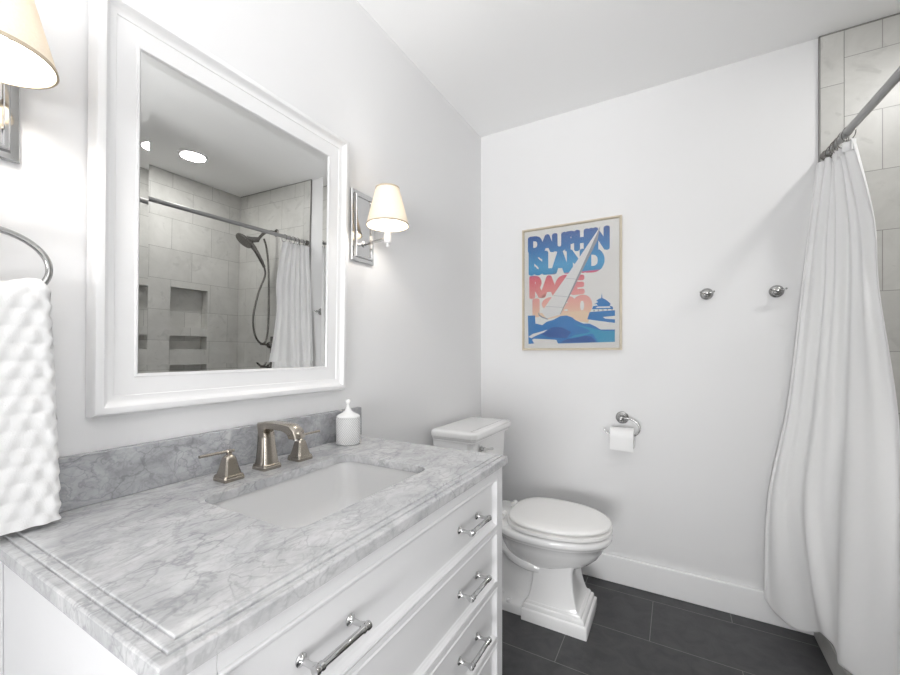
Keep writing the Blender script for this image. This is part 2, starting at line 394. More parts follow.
struct(cs.build('trim_1', 'trim'), 'white casing round the open doorway added behind the camera for fill light')
struct(MB().box(XT+0.12, XS+0.2, 0.56, 0.67, 0, ZC).build('wall_shower_near', 'tile_back'))
# tiled slab on the end wall, its edge strip and metal edge
struct(MB().box(1.5855, XS, YB-0.010, YB-0.0005, 0, ZC-0.001).build('wall_shower_back', 'tile_back'))
struct(MB().box(XT+0.002, 1.5835, YB-0.0105, YB-0.0005, 0, ZC-0.001, 0.001).build('trim_2', 'tile_edge'), 'column of narrow edge tiles beside the painted wall')
struct(MB().box(1.5836, 1.5854, YB-0.009, YB-0.0005, 0, ZC-0.001).build('trim_3', 'grout'), 'grout line beside the edge tiles')
struct(MB().box(XT-0.003, XT+0.0018, YB-0.0115, YB-0.0005, 0, ZC-0.001).box(XT-0.003, XS, YB-0.0115, YB-0.0101, ZC-0.006, ZC-0.001).build('trim_4', 'grout'), 'dark sealant edge round the shower tile')
# long shower wall with two niches
def niche_wall(y0, y1, z0, z1, niches):
    m = MB(); ya, yb = niches[0][0], niches[0][1]
    m.box(XS, XS+0.09, y0, ya, z0, z1); m.box(XS, XS+0.09, yb, y1, z0, z1)
    zz = [z0] + [v for n in sorted(niches, key=lambda q: q[2]) for v in (n[2], n[3])] + [z1]
    for i in range(0, len(zz), 2): m.box(XS, XS+0.09, ya, yb, zz[i], zz[i+1])
    m.box(XS+0.09, XS+0.2, y0, y1, z0, z1)
    return m
struct(niche_wall(0.67, YB-0.011, 0, ZC-0.001, [(1.63, 1.915, 1.263, 1.572), (1.63, 1.915, 1.088, 1.195)]).build('wall_shower_side', 'tile_side'))
struct(MB().box(1.492, 1.60, 0.675, YB-0.012, 0, 0.095, 0.004).build('trim_5', 'tile_curb'), 'low grey tiled shower curb')
# baseboards
bb = MB().box(0.0005, 1.508, YB-0.016, YB-0.0005, 0, 0.132, 0.004)
struct(bb.build('baseboard_back', 'trim'))
struct(MB().box(0.0005, 0.016, 1.125, YB-0.0165, 0, 0.132, 0.004).build('baseboard_left', 'trim'))
struct(MB().box(XT-0.016, XT-0.0005, -0.984, 0.56, 0, 0.132, 0.004).build('baseboard_right', 'trim'))

# ---------------------------------------------------------------- vanity cabinet
VY0, VY1, VX, VZ = 0.207, 1.107, 0.567, 0.828
van = thing('vanity_cabinet', 'white painted vanity cabinet with three wide drawers under the marble worktop', 'cabinet', (0.30, 0.655, 0))
b = MB()
b.box(0.003, VX-0.02, VY0, VY0+0.018, 0.0, VZ-0.0005).box(0.003, VX-0.02, VY1-0.018, VY1, 0.0, VZ-0.0005)
b.box(0.003, 0.02, VY0+0.018, VY1-0.018, 0.08, VZ-0.0005).box(0.02, VX-0.02, VY0+0.018, VY1-0.018, 0.10, 0.118)
b.build('carcass', 'cab', van)
b = MB()          # face frame: stiles run down to the feet
DR = [(0.664, 0.796), (0.506, 0.646), (0.348, 0.486), (0.150, 0.328)]
PY0, PY1 = 0.268, 1.062
b.box(VX-0.02, VX, VY0, PY0-0.008, 0.0, VZ-0.0005, 0.0012).box(VX-0.02, VX, PY1+0.008, VY1, 0.0, VZ-0.0005, 0.0012)
zs = [VZ-0.0005] + [v for a, c in DR for v in (c + 0.004, a - 0.004)] + [0.09]
for i in range(0, len(zs), 2):
    b.box(VX-0.02, VX, PY0-0.0078, PY1+0.0078, zs[i+1], zs[i])
b.build('face_frame', 'cab', van)
b = MB()          # side panel frame
b.box(0.004, 0.064, VY0-0.008, VY0-0.0002, 0.0, VZ-0.0005, 0.001).box(VX-0.08, VX-0.0005, VY0-0.008, VY0-0.0002, 0, VZ-0.0005, 0.001)
b.box(0.064, VX-0.08, VY0-0.008, VY0-0.0002, 0.09, 0.16, 0.001)
b.build('side_panel', 'cab', van)
def drawer_front(z0, z1):
    m = MB(); y0, y1 = PY0-0.0065, PY1+0.0065; z0 -= 0.003; z1 += 0.003
    lev = [(0, -0.018), (0, -0.001), (0.0012, 0.0006), (0.0035, 0.0018), (0.0065, 0.001), (0.008, -0.002), (0.0125, -0.0065), (0.016, -0.0085), (0.0175, -0.0095)]
    m.loft([[(VX+d, y0+i, z0+i), (VX+d, y1-i, z0+i), (VX+d, y1-i, z1-i), (VX+d, y0+i, z1-i)] for i, d in lev])
    return m
def handle(yc, zc):
    m = MB(); x0 = VX - 0.0095
    m.lathe((x0+0.034, yc-0.056, zc), (0, 1, 0), [(0, 0.004), (0.001, 0.0068), (0.006, 0.0072), (0.009, 0.006), (0.011, 0.0056), (0.013, 0.0066), (0.016, 0.0066), (0.018, 0.0052), (0.056, 0.0052),
        (0.094, 0.0052), (0.096, 0.0066), (0.099, 0.0066), (0.101, 0.0056), (0.103, 0.006), (0.106, 0.0072), (0.111, 0.0068), (0.112, 0.004)], 16)
    for s in (-1, 1):
        m.lathe((x0, yc+s*0.0485, zc), (1, 0, 0), [(0.0002, 0.0095), (0.002, 0.0095), (0.004, 0.007), (0.008, 0.0044), (0.022, 0.0042), (0.028, 0.0062), (0.032, 0.0066)], 16)
    return m
for a, c in DR:
    d = drawer_front(a, c).build('drawer', 'cab', van)
    if a < 0.2: continue
    for yc in (0.431, 0.902):
        h = handle(yc, (a + c) / 2).build('handle', 'chrome', d, 40)

# ---------------------------------------------------------------- worktop, backsplash, sink
CZ = 0.857; CX1, CY0, CY1 = 0.580, 0.196, 1.118
b = MB(); bm = b.bm
lev = [(0.002, 0.8285), (0, 0.830), (0, 0.8490), (0.0010, 0.8508), (0.0030, 0.8516), (0.0118, 0.8518), (0.0128, 0.8504), (0.0140, 0.8504), (0.0144, 0.8532), (0.0156, 0.8542), (0.0178, 0.8546), (0.0248, 0.8547), (0.0258, 0.8534), (0.0270, 0.8534), (0.0274, 0.8558), (0.0284, 0.8567), (0.0300, CZ)]
LR = [[bm.verts.new(p) for p in ((0.0006, CY0+i, z), (CX1-i, CY0+i, z), (CX1-i, CY1-i, z), (0.0006, CY1-i, z))] for i, z in lev]
for a in range(len(LR)-1):
    for i in range(4): bm.faces.new((LR[a][i], LR[a][(i+1)%4], LR[a+1][(i+1)%4], LR[a+1][i]))
SX0, SX1, SY0, SY1, SR = 0.170, 0.458, 0.455, 0.882, 0.036
hole = [bm.verts.new(p) for p in rrect(SX0, SX1, SY0, SY1, CZ, SR)]
hole1 = [bm.verts.new(p) for p in rrect(SX0-0.001, SX1+0.001, SY0-0.001, SY1+0.001, CZ, SR)]
low = [bm.verts.new(p) for p in rrect(SX0, SX1, SY0, SY1, 0.8370, SR)]
n = len(hole); top_e = []
for i in range(n):
    j = (i+1) % n
    bm.faces.new((hole[i], hole[j], low[j], low[i]))
for v in hole1: bm.verts.remove(v)
bm.edges.ensure_lookup_table()
E_ = [bm.edges.get((hole[i], hole[(i+1)%n])) for i in range(n)] + [bm.edges.get((LR[-1][i], LR[-1][(i+1)%4])) for i in range(4)]
bmesh.ops.triangle_fill(bm, edges=E_, use_beauty=True)
E_ = [bm.edges.get((low[i], low[(i+1)%n])) for i in range(n)] + [bm.edges.get((LR[0][i], LR[0][(i+1)%4])) for i in range(4)]
bmesh.ops.triangle_fill(bm, edges=E_, use_beauty=True)
tag(b.build('marble_worktop', 'marble'), 'polished grey and white marble worktop with stepped edge on the vanity', 'worktop')
tag(MB().box(0.0006, 0.020, 0.197, 1.117, CZ+0.0003, 0.957, 0.0015).build('marble_backsplash', 'marble_dark'), 'low darker grey marble backsplash strip against the wall behind the taps', 'backsplash')

sink = thing('undermount_sink', 'white rectangular undermount basin set into the marble worktop', 'sink', (0.315, 0.664, 0.70))
def sr(i, z, r, ib=0): return rrect(SX0-0.004+i+ib, SX1+0.004-i, SY0-0.004+i, SY1+0.004-i, z, r)
rings = [sr(-0.010, 0.828, 0.05), sr(-0.010, 0.8345, 0.05), sr(0.0, 0.8366, 0.040), sr(0.003, 0.823, 0.042), sr(0.007, 0.785, 0.046), sr(0.013, 0.748, 0.052), sr(0.022, 0.722, 0.06), sr(0.04, 0.705, 0.07), sr(0.07, 0.698, 0.06), sr(0.115, 0.695, 0.018)]
b = MB(); b.loft(rings, True, False, True)
outer = [sr(-0.010, 0.828, 0.05), sr(-0.006, 0.824, 0.05), sr(-0.003, 0.75, 0.06), sr(0.01, 0.70, 0.07), sr(0.06, 0.685, 0.06)]
b.loft(outer, True, False, True)
b.build('basin', 'basin', sink, 50)
MB().lathe((0.315, 0.664, 0.6955), (0, 0, 1), [(0, 0.022), (0.002, 0.022), (0.003, 0.019), (0.002, 0.016), (0.005, 0.0145), (0.0065, 0.010), (0.007, 0.001)], 24).build('drain', 'nickel', sink, 40)

# ---------------------------------------------------------------- taps
def sq(cx, cy, z, h, c=0.12):
    k = h * (1 - c)
    return [(cx-k, cy-h, z), (cx+k, cy-h, z), (cx+h, cy-k, z), (cx+h, cy+k, z), (cx+k, cy+h, z), (cx-k, cy+h, z), (cx-h, cy+k, z), (cx-h, cy-k, z)]
def tap(name, label, y, dirn):
    t = thing(name, label, 'tap', (0.100, y, CZ+0.0005), 'tap handles beside the spout')
    z = CZ + 0.0005
    MB().loft([sq(0.1, y, z+a, h) for a, h in ((0, 0.0248), (0.007, 0.0248), (0.0085, 0.0236), (0.0125, 0.0230), (0.0135, 0.0212))]).build('base', 'nickel', t)
    MB().loft([sq(0.1, y, z+a, h, 0.25) for a, h in ((0.0137, 0.0210), (0.019, 0.0196), (0.027, 0.0172), (0.036, 0.0150), (0.044, 0.0135), (0.051, 0.0115), (0.055, 0.0088), (0.0575, 0.0055), (0.062, 0.0045), (0.0645, 0.0060), (0.069, 0.0055), (0.0705, 0.003))]).build('body', 'nickel', t, 35)
    MB().tube([(0.1, y-dirn*0.012, z+0.0655), (0.1, y+dirn*0.03, z+0.0665), (0.101, y+dirn*0.069, z+0.067)], [0.0036, 0.0032, 0.0034], 10).build('lever', 'nickel', t, 40)
    return t
tap('lever_tap', 'brushed nickel tap handle left of the spout, lever pointing towards the towel', 0.565, -1)
tap('lever_tap', 'brushed nickel tap handle right of the spout, lever pointing towards the toilet', 0.772, 1)
sp = thing('tap_spout', 'brushed nickel arched tap spout standing between two lever handles', 'tap', (0.095, 0.67, CZ+0.0005))
z = CZ + 0.0005
MB().loft([sq(0.095, 0.67, z+a, h) for a, h in ((0, 0.0258), (0.007, 0.0258), (0.0085, 0.0246), (0.012, 0.0240), (0.013, 0.0224))]).build('base', 'nickel', sp)
sec = [(0.095, 0.0132, 90, 0.0216, 0.0216), (0.0945, 0.03, 90, 0.0196, 0.0196), (0.0935, 0.055, 90, 0.0172, 0.0172), (0.0925, 0.078, 90, 0.0157, 0.0157), (0.0918, 0.092, 86, 0.0152, 0.0152),
       (0.0890, 0.105, 50, 0.0160, 0.0180), (0.108, 0.1120, 4, 0.0160, 0.0092), (0.14, 0.1132, 0, 0.0160, 0.0088), (0.172, 0.1125, -5, 0.0160, 0.0096), (0.191, 0.1090, -24, 0.0160, 0.0120), (0.2025, 0.1015, -55, 0.0162, 0.0138), (0.2070, 0.0925, -78, 0.0162, 0.0135), (0.2075, 0.0880, -86, 0.0158, 0.0132)]
rings = []
for x, dz, ang, hy, ht in sec:
    a = math.radians(ang); nx, nz = -math.sin(a), math.cos(a); c = 0.82
    rings.append([(x + nx*ht*q, 0.67 + hy*p, z + dz + nz*ht*q) for p, q in ((-c, -1), (c, -1), (1, -c), (1, c), (c, 1), (-c, 1), (-1, c), (-1, -c))])
MB().loft(rings).build('spout', 'nickel', sp, 45)
MB().lathe((0.2076, 0.67, z+0.0879), (0, 0, -1), [(0, 0.009), (0.004, 0.009), (0.0041, 0.007)], 16).build('aerator', 'darkmetal', sp)

# ---------------------------------------------------------------- ceramic jar
jar = thing('soap_jar', 'small ribbed grey ceramic jar with a white pump top on the marble worktop', 'jar', (0.078, 0.986, CZ+0.0005))
jz = CZ + 0.0005
MB().lathe((0.078, 0.986, jz), (0, 0, 1), [(0, 0.036), (0.002, 0.0385), (0.01, 0.0395), (0.08, 0.0395), (0.086, 0.0385), (0.087, 0.036)], 40).build('body', 'jar', jar, 40)
MB().lathe((0.078, 0.986, jz+0.0872), (0, 0, 1), [(0, 0.0375), (0.002, 0.0385), (0.004, 0.0375), (0.009, 0.030), (0.014, 0.019), (0.020, 0.0115), (0.028, 0.0075), (0.036, 0.0050), (0.041, 0.0045), (0.044, 0.0070), (0.049, 0.0080), (0.054, 0.0062), (0.0565, 0.002)], 32).build('lid', 'porcelain', jar, 50)

# ---------------------------------------------------------------- mirror
MY0, MY1, MZ0, MZ1 = 0.332, 1.030, 1.026, 1.876
mir = thing('wall_mirror', 'large rectangular wall mirror in a wide white frame above the vanity', 'mirror', (0.0, 0.692, MZ0))
def tilt(p): return (p[0] + 0.001 + max(0.0, p[2]-MZ0)*0.01947, p[1], p[2] - (p[0]-0.01)*0.01947)
prof = [(0, 0.0), (0.0015, 0.021), (0.006, 0.0285), (0.012, 0.031), (0.0185, 0.031), (0.020, 0.0295), (0.0225, 0.0255), (0.026, 0.0215), (0.031, 0.0185), (0.039, 0.0172), (0.0405, 0.0150), (0.076, 0.0138), (0.0775, 0.0158), (0.0812, 0.0158), (0.084, 0.0115), (0.084, 0.004), (0.084, 0.0)]
b = MB(); bm = b.bm
R = [[bm.verts.new(p) for p in ((d, MY0+i, MZ0+i), (d, MY1-i, MZ0+i), (d, MY1-i, MZ1-i), (d, MY0+i, MZ1-i))] for i, d in prof]
for a in range(len(R)-1):
    for i in range(4): bm.faces.new((R[a][i], R[a][(i+1)%4], R[a+1][(i+1)%4], R[a+1][i]))
for i in range(4): bm.faces.new((R[0][i], R[-1][i], R[-1][(i+1)%4], R[0][(i+1)%4]))
b.map(tilt); b.build('frame', 'frame', mir, 28)
GY0, GY1, GZ0, GZ1, BV, BT = MY0+0.0845, MY1-0.0845, MZ0+0.0845, MZ1-0.0845, 0.0172, 0.00082
b = MB(); gx = 0.010
b.loft([[(gx-0.006, GY0, GZ0), (gx-0.006, GY1, GZ0), (gx-0.006, GY1, GZ1), (gx-0.006, GY0, GZ1)],
        [(gx+BT, GY0, GZ0), (gx+BT, GY1, GZ0), (gx+BT, GY1, GZ1), (gx+BT, GY0, GZ1)],
        [(gx, GY0+BV, GZ0+BV), (gx, GY1-BV, GZ0+BV), (gx, GY1-BV, GZ1-BV), (gx, GY0+BV, GZ1-BV)]])
b.map(tilt); b.build('mirror_glass', 'mirror', mir)

# ---------------------------------------------------------------- sconces
def sconce(label, yc, dz=0.0):
    t = thing('wall_sconce', label, 'lamp', (0.0005, yc, 1.616), 'wall sconces either side of the mirror')
    z0, z1, hw = 1.487, 1.743, 0.0605
    p = [(0, 0), (0, 0.007), (0.002, 0.009), (0.012, 0.009), (0.013, 0.011), (0.015, 0.016), (0.0165, 0.018), (0.021, 0.018), (0.0225, 0.0165), (0.0235, 0.012)]
    MB().loft([[(0.0005+d, yc-hw+i, z0+i), (0.0005+d, yc+hw-i, z0+i), (0.0005+d, yc+hw-i, z1-i), (0.0005+d, yc-hw+i, z1-i)] for i, d in p]).build('backplate', 'chrome', t)
    xa, zb = 0.122, 1.545 + dz
    m = MB(); m.lathe((0.0127, yc, 1.553), (1, 0, 0), [(0, 0.011), (0.003, 0.011), (0.006, 0.007)], 16)
    m.tube([(0.018, yc, 1.553), (0.06, yc, 1.556), (xa, yc, 1.560)], 0.0052, 10)
    m.build('arm', 'chrome', t, 40)
    MB().lathe((xa, yc, zb), (0, 0, 1), [(-0.016, 0.003), (-0.013, 0.006), (-0.009, 0.0065), (-0.006, 0.004), (-0.002, 0.0045), (0, 0.012), (0.003, 0.0135), (0.026, 0.0135), (0.028, 0.011), (0.030, 0.0115), (0.062, 0.0115), (0.064, 0.009)], 20).build('socket', 'trim', t, 40)
    MB().lathe((xa, yc, zb+0.0645), (0, 0, 1), [(0, 0.008), (0.012, 0.009), (0.03, 0.02), (0.045, 0.023), (0.058, 0.020), (0.068, 0.010), (0.071, 0.002)], 20).build('bulb', 'bulb', t, 60)
    zs, zt, rb, rt, n = 1.605 + dz, 1.738 + dz, 0.0755, 0.041, 48
    m = MB(); R_ = []
    for r, zz in ((rb, zs), (rt, zt), (rt-0.0015, zt), (rb-0.0015, zs)):
        R_.append([(xa + r*math.cos(2*PI*i/n), yc + r*math.sin(2*PI*i/n), zz) for i in range(n)])
    m.loft(R_ + [R_[0]], True, False, False); bmesh.ops.remove_doubles(m.bm, verts=m.bm.verts, dist=1e-6)
    sh = m.build('lamp_shade', 'shade', t, 40)
    for r, zz, s in ((rb, zs, 1), (rt, zt, -1)):
        m = MB(); k = -0.255 * s
        q = [(r+0.0008, zz-0.0008*s), (r+0.0008+k*0.005, zz+0.005*s), (r-0.0025+k*0.005, zz+0.005*s), (r-0.0025, zz-0.0008*s)]
        RR = [[(xa + a*math.cos(2*PI*i/n), yc + a*math.sin(2*PI*i/n), c) for i in range(n)] for a, c in q]
        m.loft(RR + [RR[0]], True, False, False)
        bmesh.ops.remove_doubles(m.bm, verts=m.bm.verts, dist=1e-6)
        m.build('shade_trim', 'shade_trim', sh, 40)
    m = MB(); m.ring((xa, yc, zs+0.030), (1, 0, 0), (0, 1, 0), 0.0135, 0.0135, 0.0012, 20, 6)
    for k in range(3):
        a = 2*PI*k/3 + 0.5; m.tube([(xa+0.0135*math.cos(a), yc+0.0135*math.sin(a), zs+0.030), (xa+0.071*math.cos(a), yc+0.071*math.sin(a), zs+0.010)], 0.0009, 6)
    m.build('shade_spider', 'steel', sh, 40)
    lo = light('sconce_lamp', 'POINT', (0, 0, 0), 2.9, (1, 0.97, 0.93), shadow_soft_size=0.024)
    lo.parent = t; lo.location = Vector((xa, yc, 1.655 + dz)) - t.location
    return t
sconce('chrome wall sconce with cream shade to the right of the mirror, above the jar', 1.138)
sconce('chrome wall sconce with cream shade to the left of the mirror, above the towel ring', 0.179, -0.009)

# ---------------------------------------------------------------- towel ring and towel
RY, RZ, RX = 0.186, 1.298, 0.060
tr = thing('towel_ring', 'oval satin metal towel ring on the wall left of the mirror', 'towel ring', (0.0005, RY, RZ))
MB().lathe((0.0005, RY, RZ+0.062), (1, 0, 0), [(0, 0.027), (0.004, 0.027), (0.007, 0.022), (0.010, 0.012), (0.05, 0.008), (0.058, 0.009), (0.066, 0.009), (0.069, 0.005)], 24).build('mount', 'steel', tr, 40)
MB().ring((RX, RY, RZ), (0, 1, 0), (0, 0, 1), 0.077, 0.057, 0.0052, 64, 12).build('ring', 'steel', tr, 60)
# folded towel: front and back leaf over the ring's lower bar, quilted with rows of soft scallops
def towel():
    m = MB(); bm = m.bm; ny, nz = 56, 150
    y0t, y1t = 0.112, 0.2585
    zb = 0.866
    def bar(y): return RZ - 0.057*math.sqrt(max(0.62, 1 - ((y-RY)/0.080)**2))
    V = []
    def add(x, t, top, nx, nzv, lift, quilt):
        """one row across; t = 0 at the hem .. 1 at the bar, top: height above the bar when t = 1"""
        row = []
        for j in range(ny+1):
            u = j/ny; drop = 1-t
            e = min(u, 1-u)*ny*0.5; edge = min(1.0, e/1.6)
            zt = bar(y0t + (y1t-y0t)*u)
            zz = zb + (zt + 0.004 - zb)*t + lift*(0.55 + 0.45*edge)
            wl = y0t - 0.012*drop; wr = y1t + 0.014*drop + 0.0022*math.sin(zz*2*PI/0.0285)
            y = wl + (wr-wl)*u; bump = 0.0
            if quilt:
                k = zz/0.0285; fr = k - math.floor(k)
                ph = math.sin(2*PI*y/0.027 + (PI if int(math.floor(k)) % 2 else 0))
                bump = 0.0040*math.sin(PI*fr)**0.7*(0.55+0.45*ph) + 0.0012*math.sin(zz*PI/0.0285 + y*180)
            th = 0.0 if edge >= 1 else (1 - math.sqrt(max(0, 1-(1-edge)**2)))
            row.append(bm.verts.new((x + nx*(bump*edge - 0.008*th), y, zz + nzv*bump*edge)))
        V.append(row)
    for i in range(nz): add(0.086, i/(nz-1), 0, 1, 0, 0, True)
    for i in range(1, 16):
        a = PI*i/16; add(0.0575+0.0285*math.cos(a), 1, 0, math.cos(a), math.sin(a), 0.022*math.sin(a), i < 11)
    for i in range(40): add(0.029, 1-i/39, 0, -1, 0, 0, False)
    for i in range(30): add(0.051, i/29, 0, 0, 0, 0, False)
    for i in range(1, 8):
        a = PI*(1-i/8); add(0.060+0.0085*math.cos(a), 1, 0, 0, 0, 0.0065*math.sin(a), False)
    for i in range(40): add(0.0685, 1-i/39, 0, 0, 0, 0, False)
    n = len(V)
    for a in range(n):
        for j in range(ny): bm.faces.new((V[a][j], V[a][j+1], V[(a+1)%n][j+1], V[(a+1)%n][j]))
    # close both ends of the U
    no = nz + 15 + 40; inner = list(range(n-1, no-1, -1))
    for j in (0, ny):
        for a in range(no-1):
            k0 = inner[min(len(inner)-1, int(round(a*(len(inner)-1)/(no-1))))]; k1 = inner[min(len(inner)-1, int(round((a+1)*(len(inner)-1)/(no-1))))]
            q = [V[a][j], V[a+1][j], V[k1][j]] + ([V[k0][j]] if k0 != k1 else [])
            try: bm.faces.new(q)
            except ValueError: pass
    return m
tag(towel().build('hand_towel', 'towel', None, 70), 'thick white bubble textured hand towel hanging folded over the towel ring', 'towel')

# ---------------------------------------------------------------- toilet
TY = 1.805
toi = thing('toilet', 'white two piece toilet with closed lid and square pedestal beside the vanity', 'toilet', (0.35, TY, 0))
b = MB()
b.loft([egg(xb, xf, hw, TY, zz) for zz, xb, xf, hw in ((0.225, 0.36, 0.640, 0.088), (0.240, 0.345, 0.662, 0.100), (0.262, 0.330, 0.695, 0.122), (0.29, 0.318, 0.724, 0.143), (0.32, 0.31, 0.742, 0.157), (0.346, 0.305, 0.753, 0.166),
        (0.3485, 0.303, 0.760, 0.172), (0.353, 0.30, 0.765, 0.176), (0.361, 0.298, 0.768, 0.178), (0.3635, 0.297, 0.773, 0.183), (0.370, 0.296, 0.777, 0.187), (0.384, 0.296, 0.777, 0.187), (0.391, 0.298, 0.773, 0.183), (0.394, 0.302, 0.766, 0.176))])
b.build('bowl', 'porcelain', toi, 50)
def rr(x0, x1, hw, z, r): return rrect(x0, x1, TY-hw, TY+hw, z, r, 4)
b = MB()
b.loft([rr(0.448, 0.662, 0.108, 0.084, 0.006), rr(0.452, 0.655, 0.104, 0.095, 0.006), rr(0.458, 0.646, 0.098, 0.125, 0.007), rr(0.464, 0.637, 0.092, 0.165, 0.008), rr(0.466, 0.633, 0.088, 0.21, 0.010), rr(0.464, 0.634, 0.088, 0.235, 0.014), rr(0.455, 0.642, 0.092, 0.262, 0.02)])
b.loft([rr(0.425, 0.698, 0.126, 0.0005, 0.004), rr(0.425, 0.698, 0.126, 0.045, 0.004), rr(0.427, 0.696, 0.124, 0.049, 0.004), rr(0.432, 0.688, 0.119, 0.052, 0.004), rr(0.433, 0.686, 0.118, 0.066, 0.004), rr(0.435, 0.683, 0.116, 0.070, 0.004), rr(0.440, 0.675, 0.112, 0.0725, 0.004), rr(0.441, 0.673, 0.111, 0.080, 0.004), rr(0.444, 0.668, 0.109, 0.0845, 0.004)])
# rear foot and trap housing
b.loft([rr(0.16, 0.43, 0.105, 0.0005, 0.02), rr(0.16, 0.43, 0.105, 0.030, 0.02), rr(0.165, 0.43, 0.099, 0.040, 0.02), rr(0.17, 0.44, 0.082, 0.055, 0.02), rr(0.18, 0.46, 0.072, 0.10, 0.02), rr(0.19, 0.46, 0.072, 0.24, 0.02), rr(0.17, 0.45, 0.085, 0.33, 0.03), rr(0.10, 0.45, 0.11, 0.372, 0.03)])
for s in (-1, 1):
    b.tube([(0.30, TY+s*0.085, 0.335), (0.335, TY+s*0.088, 0.285), (0.385, TY+s*0.084, 0.245), (0.44, TY+s*0.078, 0.225), (0.49, TY+s*0.068, 0.215)], [0.02, 0.026, 0.028, 0.028, 0.026], 14, 5)
    b.tube([(0.235, TY+s*0.06, 0.33), (0.205, TY+s*0.066, 0.26), (0.21, TY+s*0.066, 0.18), (0.26, TY+s*0.06, 0.10), (0.33, TY+s*0.055, 0.06)], 0.026, 14, 5)
# deck under the tank
b.loft([rr(0.035, 0.36, 0.135, 0.355, 0.03), rr(0.035, 0.37, 0.15, 0.375, 0.035), rr(0.035, 0.37, 0.15, 0.392, 0.035), rr(0.04, 0.365, 0.145, 0.397, 0.035)])
b.build('pedestal', 'porcelain', toi, 45)
for s in (-1, 1):
    MB().lathe((0.362, TY+s*0.094, 0.0395), (0, 0, 1), [(0, 0.013), (0.008, 0.0125), (0.013, 0.009), (0.015, 0.003)], 16).build('bolt_cap', 'porcelain', toi, 50)
b = MB()
b.loft([egg(xb, xf, hw, TY, zz) for zz, xb, xf, hw in ((0.4015, 0.343, 0.774, 0.184), (0.4030, 0.341, 0.778, 0.188), (0.4145, 0.341, 0.778, 0.188), (0.4170, 0.344, 0.773, 0.183))])
seat = b.build('seat', 'seat', toi, 60)
b = MB()
b.loft([egg(xb, xf, hw, TY, zz) for zz, xb, xf, hw in ((0.4225, 0.349, 0.772, 0.184), (0.4235, 0.348, 0.774, 0.185), (0.431, 0.348, 0.774, 0.185), (0.4360, 0.351, 0.769, 0.180), (0.4395, 0.359, 0.757, 0.170), (0.4420, 0.39, 0.71, 0.135), (0.4430, 0.44, 0.63, 0.08))])
b.map(lambda p: (p[0], p[1], p[2]+0.0022)); b.build('lid', 'seat', toi, 60)
for s in (-1, 1):
    b = MB(); b.lathe((0.325, TY+s*0.075-0.018, 0.417), (0, 1, 0), [(0, 0.011), (0.001, 0.013), (0.035, 0.013), (0.036, 0.011)], 14)
    b.build('hinge', 'seat', toi, 40)
b = MB()
def tk(i, z, hw=0.214, x1=0.232): return [(0.034, TY-hw+i, z), (x1-0.022-i*0.4, TY-hw+i, z), (x1-i, TY-hw+0.022+i*0.4, z), (x1-i, TY+hw-0.022-i*0.4, z), (x1-0.022-i*0.4, TY+hw-i, z), (0.034, TY+hw-i, z)]
b.loft([tk(0.035, 0.3975), tk(0.028, 0.402), tk(0.022, 0.43), tk(0.006, 0.70), tk(0.004, 0.748), tk(0.004, 0.7495)])
b.build('tank', 'porcelain', toi, 30)
b = MB()
def tl(i, z): return tk(i, z, 0.228, 0.256)
b.loft([tl(0.014, 0.7500), tl(0.012, 0.7515), tl(0.012, 0.759), tl(0.009, 0.7615), tl(0.006, 0.7650), tl(0.0045, 0.7700), tl(0.0005, 0.7725), tl(0.0, 0.7745), tl(0.0, 0.7900), tl(0.0015, 0.7945), tl(0.006, 0.7985), tl(0.014, 0.8005), tl(0.04, 0.8015)])
b.build('tank_lid', 'porcelain', toi, 30)
b = MB()
b.lathe((0.2310, 1.690, 0.712), (1, 0, 0), [(0, 0.016), (0.003, 0.016), (0.005, 0.010), (0.014, 0.008), (0.017, 0.011), (0.022, 0.011), (0.025, 0.006)], 18)
b.tube([(0.250, 1.690, 0.712), (0.252, 1.72, 0.708), (0.252, 1.755, 0.702), (0.252, 1.775, 0.699)], [0.005, 0.0045, 0.006, 0.007], 10)
b.build('flush_lever', 'chrome', toi, 40)

# ---------------------------------------------------------------- toilet paper on its holder
tp = thing('paper_holder', 'open ring chrome toilet paper holder on the white end wall', 'paper holder', (0.775, YB, 0.83))
yo = YB - 0.062
MB().lathe((0.775, YB-0.0006, 0.831), (0, -1, 0), [(0, 0.030), (0.003, 0.030), (0.006, 0.027), (0.008, 0.021), (0.012, 0.019), (0.015, 0.013), (0.022, 0.010), (0.05, 0.009), (0.056, 0.013), (0.066, 0.015), (0.072, 0.012), (0.076, 0.005)], 28).build('mount', 'steel', tp, 40)
MB().tube([(0.785, yo, 0.836), (0.812, yo, 0.835), (0.838, yo, 0.825), (0.856, yo, 0.802), (0.856, yo, 0.778), (0.842, yo, 0.761), (0.825, yo, 0.756), (0.76, yo, 0.756), (0.722, yo, 0.757), (0.706, yo, 0.766), (0.697, yo, 0.779)], 0.0042, 10, 6).build('rod', 'steel', tp, 60)
roll = thing('toilet_roll', 'white toilet paper roll on the ring holder', 'toilet paper', (0.776, yo, 0.752))
n = 40; RA = []
for x, r in ((0.7290, 0.0465), (0.7305, 0.048), (0.8320, 0.048), (0.8335, 0.0465), (0.8335, 0.0205), (0.7290, 0.0205)):
    RA.append([(x, yo + r*math.cos(2*PI*i/n), 0.7435 + r*math.sin(2*PI*i/n)) for i in range(n)])
b = MB(); b.loft(RA + [RA[0]], True, False, False); bmesh.ops.remove_doubles(b.bm, verts=b.bm.verts, dist=1e-6)
b.build('roll', 'paper', roll, 40)
b = MB(); P_ = []
